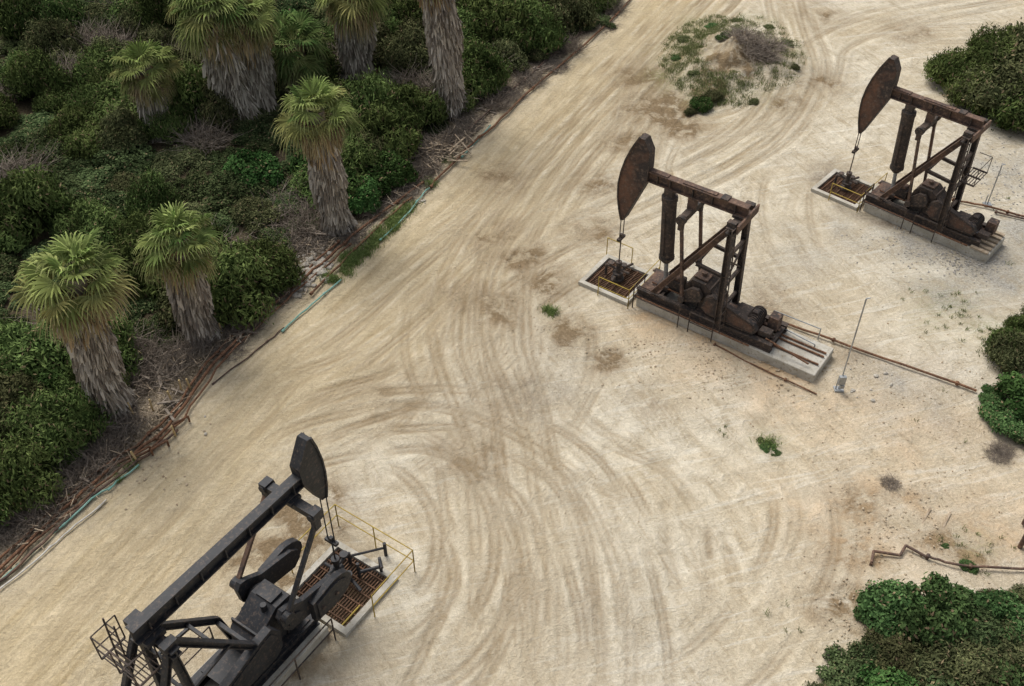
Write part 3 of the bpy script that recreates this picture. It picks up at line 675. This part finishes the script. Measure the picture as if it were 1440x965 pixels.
# ---------------------------------------------------------------- SHRUBS
bm=bmesh.new(); bmesh.ops.create_icosphere(bm,subdivisions=2,radius=1); ICOV=np.array([v.co[:] for v in bm.verts]); ICOF=np.array([[v.index for v in f.verts] for f in bm.faces]); bm.free()
bm=bmesh.new(); bmesh.ops.create_icosphere(bm,subdivisions=1,radius=1); ROCV=np.array([v.co[:] for v in bm.verts]); ROCF=np.array([[v.index for v in f.verts] for f in bm.faces]); bm.free()
def unit(v): return v/np.maximum(np.linalg.norm(v,axis=1,keepdims=True),1e-9)
def shrub_mesh(name,seed,n,nl,ll,lw,ca,cb,upright=0.3,spread=.62,flat=1.0,spray=.12,rr0=(.16,.40)):
    rs=np.random.RandomState(seed)
    r=rs.uniform(rr0[0],rr0[1],nl); ang=rs.uniform(0,2*np.pi,nl); rad=np.sqrt(rs.rand(nl))*spread
    C=np.stack([np.cos(ang)*rad,np.sin(ang)*rad,(.25+.6*(1-rad/spread)*rs.uniform(.4,1.2,nl))*flat],1)
    w=r**2; w/=w.sum(); k=rs.choice(nl,n,p=w)
    D=rs.normal(0,1,(n,3)); D[:,2]=np.abs(D[:,2])*1.0-.25; D=unit(D)
    lump=1+.16*np.sin(D[:,0]*7+k)*np.sin(D[:,1]*6+k*2)
    rr=r[k]*lump*(rs.uniform(.80,1.0,n)+np.abs(rs.normal(0,spray,n)))
    Pp=C[k]+D*rr[:,None]
    keep=np.ones(n,bool)
    for i in range(nl): keep&=~((np.linalg.norm(Pp-C[i],axis=1)<r[i]*.74)&(k!=i))
    keep&=Pp[:,2]>.0
    Pp=Pp[keep];D=D[keep];k=k[keep];n=len(Pp)
    nr=unit(D*.8+rs.normal(0,.6,(n,3))+np.array([0,0,.3])); a=rs.normal(0,1,(n,3))+np.array([0,0,upright*3])+D*upright*2
    a=unit(a-nr*(a*nr).sum(1,keepdims=True)); b=np.cross(nr,a)
    L=(ll*rs.uniform(.6,1.3,n))[:,None]; W=(lw*rs.uniform(.6,1.3,n))[:,None]
    Vv=np.stack([Pp-a*L*.5,Pp+b*W*.5+nr*W*.1,Pp+a*L*.5,Pp-b*W*.5+nr*W*.1],1).reshape(-1,3)
    Fq=np.arange(4*n).reshape(n,4)
    tt=np.clip(rs.rand(n)**2.0*.65+.35*(rs.rand(nl)[k])**1.5,0,1)[:,None]; col=np.array(ca)*(1-tt)+np.array(cb)*tt
    dead=rs.rand(n)<.045; col[dead]=(.20,.15,.08)
    col=np.repeat(col,4,0)
    CV=[];CF=[]; o=len(Vv)
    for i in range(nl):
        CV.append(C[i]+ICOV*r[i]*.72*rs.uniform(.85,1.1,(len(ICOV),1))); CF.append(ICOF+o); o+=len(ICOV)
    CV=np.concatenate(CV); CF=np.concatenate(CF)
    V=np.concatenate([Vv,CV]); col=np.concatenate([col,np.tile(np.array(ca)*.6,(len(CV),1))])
    return np_mesh(name,V,Fq,CF,col=col,mats=[M_LEAF])
KIND={}
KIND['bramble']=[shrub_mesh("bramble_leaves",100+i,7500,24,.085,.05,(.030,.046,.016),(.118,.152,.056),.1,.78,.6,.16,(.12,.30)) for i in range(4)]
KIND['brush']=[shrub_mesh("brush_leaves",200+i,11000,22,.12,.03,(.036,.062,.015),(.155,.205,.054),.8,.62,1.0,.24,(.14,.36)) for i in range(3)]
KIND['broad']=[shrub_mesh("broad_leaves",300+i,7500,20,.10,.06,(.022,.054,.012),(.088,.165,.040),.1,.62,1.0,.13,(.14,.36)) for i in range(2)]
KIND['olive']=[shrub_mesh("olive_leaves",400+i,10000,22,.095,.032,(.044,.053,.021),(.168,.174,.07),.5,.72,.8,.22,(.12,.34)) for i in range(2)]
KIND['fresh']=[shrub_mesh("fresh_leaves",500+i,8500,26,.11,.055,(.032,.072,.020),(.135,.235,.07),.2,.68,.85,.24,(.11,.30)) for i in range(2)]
def put_shrub(name,kind,x,y,r,zs=1.0,parent=None):
    o=bpy.data.objects.new(name,random.choice(KIND[kind])); o.location=(x,y,hz(x,y)-.05)
    o.rotation_euler=(0,0,random.uniform(0,6.28)); o.scale=(r*random.uniform(.85,1.15),r*random.uniform(.85,1.15),r*zs); link(o,parent); return o
TH=empty("shrub_thicket")
vp=[gp(*p) for p in VEGEDGE]; polyw=vp+[(6,62),(-40,62),(-40,10),(-30,8)]
cen=[];tries=0
while tries<7000 and len(cen)<400:
    tries+=1; x=random.uniform(-30,6); y=random.uniform(15,56)
    if not inpoly(np.array(x),np.array(y),polyw): continue
    if abs(x)>y*.56+3: continue
    if any((x-c[0])**2+(y-c[1])**2<1.25**2 for c in cen): continue
    cen.append((x,y))
edgeD=lambda x,y:min(math.hypot(x-(a[0]+(b[0]-a[0])*t),y-(a[1]+(b[1]-a[1])*t)) for a,b in zip(vp[:-1],vp[1:]) for t in (0,.25,.5,.75,1))
TWG=[]
for x,y in cen:
    e=edgeD(x,y); nzv=float(vnoise(x,y,3.5,60)); nz2=float(vnoise(x,y,3,61))
    tall=nzv>.55
    kd='bramble' if not tall else ('brush' if nz2>.35 else 'olive')
    q=random.random()
    if q<.05: kd='broad'
    elif q<.17: kd='olive'
    r=random.uniform(1.0,1.6)*(1.15 if tall else 1)
    r=min(r,.5+e*.7)
    if e<.4: continue
    if random.random()<.08: TWG.append((x,y)); continue
    put_shrub("bush_clump",kd,x,y,r,random.uniform(.6,1.1)*(1.45 if tall else .8),TH)
for u,v,r,k,z in [(330,425,1.9,'brush',1.2),(270,395,1.9,'brush',1.3),(375,395,1.4,'brush',1.3),(200,400,1.5,'brush',1.2),(545,215,1.8,'brush',1.4),(575,180,1.7,'brush',1.4),(520,190,1.8,'brush',1.5),(505,280,1.3,'broad',1.2),(545,255,1.2,'broad',1.2),
                  (670,125,1.7,'brush',1.3),(740,70,2.0,'brush',1.3),(790,35,1.9,'olive',1.3),(710,60,2.0,'brush',1.4),(690,20,2.0,'brush',1.3),(835,-5,1.5,'olive',1.1),(35,690,1.4,'brush',1.3),(80,630,1.6,'brush',1.3),(10,640,1.6,'olive',1.3),(60,560,1.2,'broad',1.1),(30,600,1.7,'olive',1.3),(-20,710,1.5,'brush',1.3),(360,255,1.4,'broad',1.0),(330,270,1.3,'bramble',1.0),(635,150,1.1,'brush',1.2)]:
    x,y=gp(u,v); put_shrub("bush_clump",k,x,y,r,z,TH)
for u,v,r,k,z in [(1395,155,2.2,'olive',1.1),(1345,120,1.7,'brush',1.0),(1440,170,2.1,'brush',1.0),(1440,105,2.4,'olive',1.1),(1500,150,2.4,'brush',1.0),(1400,90,1.8,'brush',1.1),(1370,145,1.5,'brush',1.2)]:
    x,y=gp(u,v); put_shrub("shrub",k,x,y,r,z)
for u,v,r,k,z in [(1425,520,1.1,'olive',1.3),(1405,505,.8,'brush',1.2),(1440,580,1.3,'broad',1.0),(1410,600,.9,'fresh',.9),(1455,615,1.1,'bramble',.8),(1470,520,1.4,'brush',1.1),(1450,460,.9,'olive',1.1),(1425,480,.7,'brush',1.3),(1390,565,.5,'fresh',.8)]:
    x,y=gp(u,v); put_shrub("shrub",k,x,y,r,z)
for u,v,r,k,z in [(1250,880,1.2,'fresh',1.0),(1300,890,1.3,'fresh',1.2),(1350,905,1.2,'bramble',.9),(1265,945,1.1,'olive',.8),(1190,975,1.0,'bramble',.8),(1150,1000,.8,'olive',.8),(1410,900,1.2,'fresh',.8),(1430,945,1.4,'olive',.7),(1350,965,1.3,'olive',.9),(1240,1000,1.2,'broad',.9),(1300,990,1.2,'bramble',.9),(1460,1000,1.5,'bramble',.9),(1390,1000,1.4,'fresh',.8),(1500,930,1.5,'bramble',.9),(1330,1030,1.5,'bramble',.9),(1440,860,.7,'olive',.8),(1225,935,.8,'bramble',.9),(1215,870,.5,'fresh',.9),(1340,855,.5,'fresh',.9),(1395,860,.5,'olive',.8)]:
    x,y=gp(u,v); put_shrub("shrub",k,x,y,r,z)
for u,v,r,k,z in [(985,150,.7,'broad',.9),(1003,140,.55,'olive',1.0),(970,158,.4,'olive',.8),(1357,805,.3,'fresh',.9),(1080,628,.30,'fresh',.5),(1092,636,.22,'fresh',.5),(1070,618,.2,'olive',.5),(1015,70,.5,'fresh',.8),(1328,772,.14,'fresh',.7),(960,60,.4,'olive',.6),(1105,70,.4,'olive',.6),(1000,40,.4,'fresh',.5),(950,85,.3,'fresh',.5),(1080,40,.35,'olive',.5),(1060,145,.35,'olive',.5),(1035,30,.35,'olive',.5),(975,110,.35,'olive',.6),(1115,105,.35,'olive',.6)]:
    x,y=gp(u,v); put_shrub("low_bush",k,x,y,r,z)

# ---------------------------------------------------------------- dry twigs
def twig_mesh(seed,n,R,H,up=.5,r=.010):
    rs=np.random.RandomState(seed); Vs=[];Fs=[]
    for k in range(n):
        a=rs.uniform(0,6.28); q=R*math.sqrt(rs.rand()); p=np.array([q*math.cos(a),q*math.sin(a),rs.uniform(0,.15*H)])
        d=np.array([rs.normal(),rs.normal(),up*abs(rs.normal(1,.5))]); d/=np.linalg.norm(d); L=rs.uniform(.35,1.0)*H*1.3; w=r*rs.uniform(.6,1.8)
        for s in range(3):
            d2=d+rs.normal(0,.25,3); d2/=np.linalg.norm(d2); e=p+d2*L/3; e[2]=max(e[2],.01)
            sd=np.cross(d2,rs.normal(0,1,3)); sd/=np.linalg.norm(sd); s2=np.cross(d2,sd); i0=len(Vs)
            w2=w*(.75 if s<2 else .3)
            Vs+=[p+sd*w,p-sd*w*.5+s2*w*.87,p-sd*w*.5-s2*w*.87,e+sd*w2,e-sd*w2*.5+s2*w2*.87,e-sd*w2*.5-s2*w2*.87]
            Fs+=[(i0,i0+1,i0+4,i0+3),(i0+1,i0+2,i0+5,i0+4),(i0+2,i0,i0+3,i0+5)]
            p=e;w=w2;d=d2
    return np_mesh("dry_twigs",Vs,Fs,mats=[M_TWIG])
TW=[twig_mesh(1,420,.9,.8),twig_mesh(2,420,1.0,.6,.3),twig_mesh(3,300,.7,1.0,.9)]
DB=empty("dry_brushwood")
for x,y in TWG:
    o=bpy.data.objects.new("twig_bundle",TW[2]); o.location=(x,y,.3); o.rotation_euler=(0,0,random.uniform(0,6)); o.scale=(1.3,1.3,1.0); link(o,DB)
for u,v,s in [(205,520,1.2),(235,510,1.0),(180,545,.9),(190,500,1.2),(430,335,1.1),(415,300,1.3),(445,320,1.0),(405,345,1.0),(450,285,1.0),(500,330,.7),(615,215,.9),(640,195,.8),(600,240,.8),(700,150,.8),(745,115,.8),(800,70,.9),(840,35,.9),(860,15,.9),(130,650,.9),(150,620,.8),(100,675,.9),(40,720,.8),(320,490,.7),(400,400,.7),(780,95,.7),(660,175,.7),(385,415,.8),(20,745,.7),(265,495,.9),(570,275,.6),(720,135,.7),(350,460,.6),(530,300,.6),(585,262,.6),(60,725,.7),(170,600,.7)]:
    x,y=gp(u,v); o=bpy.data.objects.new("twig_bundle",random.choice(TW)); o.location=(x,y,hz(x,y)); o.rotation_euler=(0,0,random.uniform(0,6)); o.scale=(s,s,s*.9); link(o,DB)
for u,v,s in [(1060,92,1.3),(1040,82,1.0),(1075,100,.8),(1085,80,.8)]:
    x,y=gp(u,v); o=bpy.data.objects.new("dry_bush",TW[2]); o.location=(x,y,hz(x,y)-.05); o.rotation_euler=(0,0,random.uniform(0,6)); o.scale=(s,s,s*.55); link(o)
for u,v,s in [(1403,640,.4),(1252,680,.3),(1412,632,.35)]:
    x,y=gp(u,v); o=bpy.data.objects.new("dry_bush",TW[0]); o.location=(x,y,hz(x,y)); o.rotation_euler=(0,0,random.uniform(0,6)); o.scale=(s,s,s*.8); link(o)

# ---------------------------------------------------------------- grass
def grass(name,areas,h,ca,cb,seed,ww=(.005,.012)):
    rs=np.random.RandomState(seed); Vs=[];Fs=[];Cs=[]
    for u,v,R,n in areas:
        cx,cy=gp(u,v)
        for k in range(n):
            x=cx+rs.normal(0,R*.5); y=cy+rs.normal(0,R*.5); z=hz(x,y)-.01; hh=h*rs.uniform(.4,1.2); a=rs.uniform(0,6.28)
            le=rs.normal(0,.5,2)*hh; w=rs.uniform(*ww); sx,sy=math.cos(a)*w,math.sin(a)*w; i0=len(Vs)
            Vs+=[(x-sx,y-sy,z),(x+sx,y+sy,z),(x+le[0]*.4+sx,y+le[1]*.4+sy,z+hh*.65),(x+le[0]*.4-sx,y+le[1]*.4-sy,z+hh*.65),(x+le[0]+sx*.2,y+le[1]+sy*.2,z+hh),(x+le[0]-sx*.2,y+le[1]-sy*.2,z+hh)]
            Fs+=[(i0,i0+1,i0+2,i0+3),(i0+3,i0+2,i0+4,i0+5)]; Cs+=[lerp(ca,cb,rs.rand())]*6
    link(bpy.data.objects.new(name,np_mesh(name,Vs,Fs,col=np.array(Cs),mats=[M_GRASS])))
ga_=[]
for k in range(75):
    q=random.random(); u=460+118*q; v=400-112*q; ga_.append((u+random.gauss(0,6),v+random.gauss(0,5),.24,80))
grass("grass",ga_+[(605,258,.35,300),(185,655,.2,120),(168,675,.15,80),(775,438,.24,320),(768,434,.15,120),(1080,622,.3,200),(630,225,.3,150)],.18,(.11,.16,.04),(.26,.33,.10),5)
wa=[]
for k in range(760): 
    a=random.uniform(0,6.28); q=random.uniform(.5,1.05)
    if math.cos(a)>.2 and random.random()<.6: continue
    wa.append((1030+95*q*math.cos(a),85+62*q*math.sin(a),.24,30))
for u,v,s,n in [(1340,440,50,30),(1390,480,35,22),(1100,870,50,4),(1010,600,30,3),(1370,770,60,14),(1340,560,60,6),(1390,330,70,8),(1300,900,90,14)]:
    for k in range(n): wa.append((u+random.gauss(0,s*.5),v+random.gauss(0,s*.35),.10,12))
grass("weeds",wa,.12,(.11,.14,.045),(.26,.29,.11),6)
la=[]
vpp=[(PIPE[i],PIPE[i+1]) for i in range(len(PIPE)-1)]
for k in range(300):
    a,b=random.choice(vpp[1:]); q=random.random(); la.append((a[0]*(1-q)+b[0]*q-random.uniform(2,25),a[1]*(1-q)+b[1]*q-random.uniform(0,18),.25,16))
grass("dry_grass",la,.2,(.18,.14,.08),(.36,.31,.24),8)

# ---------------------------------------------------------------- rocks & litter
def rocks(name,pts,mat,seed):
    rs=np.random.RandomState(seed); Vs=[];Fs=[];o=0
    for x,y,s in pts:
        v=ROCV*rs.uniform(.65,1.15,(len(ROCV),1))*s*np.array([rs.uniform(.8,1.3),rs.uniform(.7,1.2),rs.uniform(.5,.8)])
        a=rs.uniform(0,6.28); c,d=math.cos(a),math.sin(a); v=np.stack([v[:,0]*c-v[:,1]*d,v[:,0]*d+v[:,1]*c,v[:,2]],1)+np.array([x,y,hz(x,y)+s*.25])
        Vs.append(v);Fs.append(ROCF+o);o+=len(v)
    link(bpy.data.objects.new(name,np_mesh(name,np.concatenate(Vs),None,np.concatenate(Fs),mats=[mat])))
def sc(u,v,su,sv,n,s0,s1):
    out=[]
    for k in range(n):
        x,y=gp(random.gauss(u,su),random.gauss(v,sv)); out.append((x,y,random.uniform(s0,s1)))
    return out
rocks("rocks",sc(440,380,12,10,50,.06,.19)+sc(455,365,9,8,26,.06,.16)+sc(420,405,9,6,30,.06,.16)+sc(430,364,8,8,16,.06,.15)+sc(405,402,8,6,16,.05,.13)+sc(1240,540,25,12,10,.04,.1)+sc(560,285,20,12,20,.04,.11)+sc(240,590,20,14,14,.03,.09),M_ROCK,1)
M_PEB=mat_two("pebble",(.34,.26,.17),(.50,.42,.31),3,rough=.95)
peb=sc(980,478,60,14,300,.02,.05)+sc(1060,520,60,20,280,.02,.05)+sc(1300,600,100,60,300,.015,.04)+sc(1250,750,60,50,220,.015,.045)+sc(900,420,150,90,160,.012,.03)+sc(200,620,40,40,120,.02,.06)+sc(1000,700,160,130,160,.01,.025)+sc(1180,880,15,40,70,.02,.04)+sc(760,420,60,60,100,.012,.03)
for k in range(900):
    a,b=random.choice(vpp[1:]); q=random.random(); peb.append((*gp(a[0]*(1-q)+b[0]*q+random.gauss(-8,10),a[1]*(1-q)+b[1]*q+random.gauss(-4,8)),random.uniform(.015,.06)))
rocks("pebbles",peb,M_PEB,2)
rocks("gravel",sc(1370,365,50,14,500,.02,.05)+sc(1290,335,40,12,250,.02,.04)+sc(1410,250,30,40,200,.02,.05),M_GRAV,3)

def sticks(name,areas,mat,seed,w=(.03,.09)):
    random.seed(seed); b=MB()
    for u,v,R,n,L in areas:
        cx,cy=gp(u,v)
        for k in range(n):
            x=cx+random.gauss(0,R*.5);y=cy+random.gauss(0,R*.5);a=random.uniform(0,3.14);l=L*random.uniform(.4,1.2); z=hz(x,y)+random.uniform(.04,.35*R)
            dz=random.uniform(-.15,.15)*l; ww=random.uniform(*w)
            b.bar((x-math.cos(a)*l/2,y-math.sin(a)*l/2,max(.03,z-dz)),(x+math.cos(a)*l/2,y+math.sin(a)*l/2,max(.03,z+dz)),ww,ww*.5)
    b.obj(name,None,[mat])
sticks("wood_debris_pile",[(620,215,.9,44,1.1),(600,230,.7,24,.9),(645,195,.7,20,.8),(612,198,.6,18,1.0)],M_WOOD,3,(.02,.08))
sticks("fallen_branches",[(700,150,.8,10,.8),(760,100,.8,10,.8),(440,320,.9,12,1.0),(210,520,.8,14,1.0),(150,610,.7,8,.7),(230,560,.6,10,.6),(330,475,.6,10,.6),(540,290,.6,8,.6),(90,690,.7,10,.7)],M_TWIG,4)
sticks("palm_litter",[(u,v,.8,22,.5) for u,v in [(210,545),(260,510),(320,485),(180,590),(150,640),(410,350),(470,335),(395,425),(560,270),(660,180),(110,690),(50,740),(240,580),(350,455)]],M_WOOD,5,(.01,.03))
random.seed(21)
for (u,v) in [(188,583),(215,577),(243,567),(255,550),(268,547),(195,650),(247,612),(312,470)]:
    x,y=gp(u,v); b=MB(); b.bar((0,0,-.1),(random.uniform(-.12,.05),random.uniform(-.05,.1),.5),.06,.04)
    o=b.obj("wooden_stake",None,[M_STAKE]); o.location=(x,y,hz(x,y))

# ---------------------------------------------------------------- pipes
def ground_pipe(name,px,r,mat,z=.08,wob=.0,off=(0,0)):
    pts=[]
    W=cat([gp(*p) for p in px],5)
    for p in W:
        x=p[0]+off[0]+random.gauss(0,wob); y=p[1]+off[1]+random.gauss(0,wob); pts.append((x,y,hz(x,y)+z+r+random.uniform(-.01,.03)))
    b=MB(); b.pipe(pts,r,8)
    for q in pts[::7]: b.tube(Vector(q)-Vector((.03,.05,0)),Vector(q)+Vector((.03,.05,0)),r*1.5,n=8)
    b.obj(name,None,[mat])
P1=PIPE[1:11]
ground_pipe("rusty_pipeline",P1,.05,M_RUSTO,.05,.03)
ground_pipe("rusty_pipeline",P1[:8],.04,M_RUSTO,.04,.03,(-.22,.12))
ground_pipe("rusty_pipeline",P1[:8],.035,M_RUSTO,.06,.04,(.18,-.12))
ground_pipe("rusty_pipeline",[(-40,850),(40,778),(130,695),(205,637),(245,603)],.04,M_RUST,.05,.03,(.12,-.1))
ground_pipe("rusty_pipeline",[(600,262),(650,212),(700,167),(760,112),(850,35),(900,-20)],.045,M_RUSTO,.05,.03,(.15,-.1))
ground_pipe("rusty_pipeline",[(600,255),(650,203),(700,158),(760,104),(850,28),(900,-25)],.035,M_RUST,.05,.03,(-.3,.1))
ground_pipe("teal_pipeline",[(-20,838),(60,768),(130,705),(160,685),(196,655)],.03,M_TEAL,.03,.02)
ground_pipe("teal_pipeline",[(398,468),(440,430),(480,395)],.03,M_TEAL,.03,.01)
ground_pipe("teal_pipeline",[(535,338),(575,300),(600,268),(608,262)],.03,M_TEAL,.03,.01)
ground_pipe("teal_pipeline",[(650,222),(670,200),(690,178)],.03,M_TEAL,.03,.01)
ground_pipe("white_pipeline",[(-20,850),(50,790),(100,748),(150,705)],.025,M_WHITE,.03,.02)
ground_pipe("rusty_pipeline",[(440,415),(480,372),(530,322),(580,280)],.04,M_RUSTO,.06,.02)
ground_pipe("rusty_pipeline",[(300,540),(360,495),(400,462)],.022,M_RUST,.0,.02)
ground_pipe("flow_pipeline",[(1045,435),(1130,467),(1240,507),(1370,557)],.04,M_RUSTO,.05)
ground_pipe("flow_pipeline",[(1005,485),(1075,522),(1148,556)],.025,M_RUSTO,.0)
ground_pipe("flow_pipeline",[(1340,283),(1390,293),(1460,312)],.04,M_RUSTO,.05)
ground_pipe("flow_pipeline",[(1400,300),(1480,318)],.035,M_RUST,.05)
ground_pipe("flow_pipeline",[(1300,793),(1340,806),(1390,808),(1460,808)],.035,M_RUST,.08)
b=MB()
q=[(*gp(*p),.3) for p in [(1222,800),(1225,784),(1262,790),(1270,776),(1300,793)]]
b.pipe([(q[0][0],q[0][1],.0)]+q+[(q[-1][0],q[-1][1],.0)],.04,10); b.obj("pipe_loop",None,[M_RUST])
b=MB()
a=[gp(1285,757),gp(1308,716)]; b.bar((*a[0],.04),(*a[1],.04),.05,.05); a2=[gp(1316,763),gp(1336,722)]; b.bar((*a2[0],.04),(*a2[1],.04),.05,.05)
b.obj("timber_edging",None,[M_WOOD])
b=MB(); x,y=gp(1432,760)
b.pipe([(x-.1,y-.3,.1),(x-.1,y-.3,.8),(x+.3,y+.5,.8),(x+.3,y+.5,.1)],.07,10); b.tube((x+.05,y,.8),(x+.05,y,1.1),.04); b.tube((x+.05,y,1.08),(x+.05,y,1.12),.16,n=14); b.tube((x,y-.1,.7),(x+.1,y+.15,.9),.13,n=12); b.pipe([(x+.3,y+.5,.8),(x+1.5,y+.8,.8)],.07); b.pipe([(x-.1,y-.3,.35),(x+1.2,y-.1,.35)],.06)
b.obj("valve_manifold",None,[M_RUST])
for u,v in [(215,640),(245,605),(190,648)]:
    b=MB(); x,y=gp(u,v); b.pipe([(x,y,0),(x,y,.25),(x+.4,y+.36,.25),(x+.4,y+.36,0)],.035,8); b.obj("pipe_riser",None,[M_RUSTO])
def pole(bp,tp,box=True):
    x,y=gp(*bp); tx,ty,tz=lift(tp[0],tp[1],y); b=MB(); b.tube((x,y,-.1),(x,y,tz),.025,n=8); b.tube((x-.1,y,0),(x-.1,y,.5),.02,n=6); b.tube((x,y,tz),(x+.12,y,tz+.03),.02,n=6); b.box((x,y,.02),(.3,.25,.06))
    if box: b.box((x,y-.06,.5),(.22,.12,.32),0); b.box((x+.05,y-.07,.22),(.14,.1,.14),0)
    b.obj("electrical_service_pole",None,[M_GALV])
pole((1179,548),(1210,420)); pole((1388,288),(1411,232),False); pole((1365,345),(1370,326))
b=MB(); b.pipe([(*gp(1085,452),.5),(*gp(1150,478),.5),(*gp(1150,478),.0)],.02,6); b.pipe([(*gp(1075,465),.5),(*gp(1142,500),.5),(*gp(1142,500),.0)],.02,6); b.obj("cable_rail",None,[M_GALV])

# ---------------------------------------------------------------- light
EL=math.radians(58); AZ=math.radians(-35)
w=bpy.data.worlds.new("World"); scene.world=w; w.use_nodes=True; nt=w.node_tree; nt.nodes.clear()
sky=nt.nodes.new('ShaderNodeTexSky'); sky.sky_type='NISHITA'; sky.sun_disc=False; sky.sun_elevation=EL; sky.sun_rotation=AZ
sky.air_density=1.0; sky.dust_density=4.0
hs=nt.nodes.new('ShaderNodeHueSaturation'); hs.inputs['Saturation'].default_value=.4
bg=nt.nodes.new('ShaderNodeBackground'); bg.inputs[1].default_value=.15; ou=nt.nodes.new('ShaderNodeOutputWorld')
nt.links.new(sky.outputs[0],hs.inputs['Color']); nt.links.new(hs.outputs[0],bg.inputs[0]); nt.links.new(bg.outputs[0],ou.inputs[0])
sl=bpy.data.lights.new("sun",'SUN'); sl.energy=2.35; sl.angle=math.radians(32); sl.color=(1,.975,.93); so=link(bpy.data.objects.new("sun",sl))
dirv=Vector((math.sin(AZ)*math.cos(EL),math.cos(AZ)*math.cos(EL),math.sin(EL)))
so.rotation_euler=dirv.to_track_quat('Z','Y').to_euler(); so.location=dirv*60
print("objects",len(bpy.data.objects))
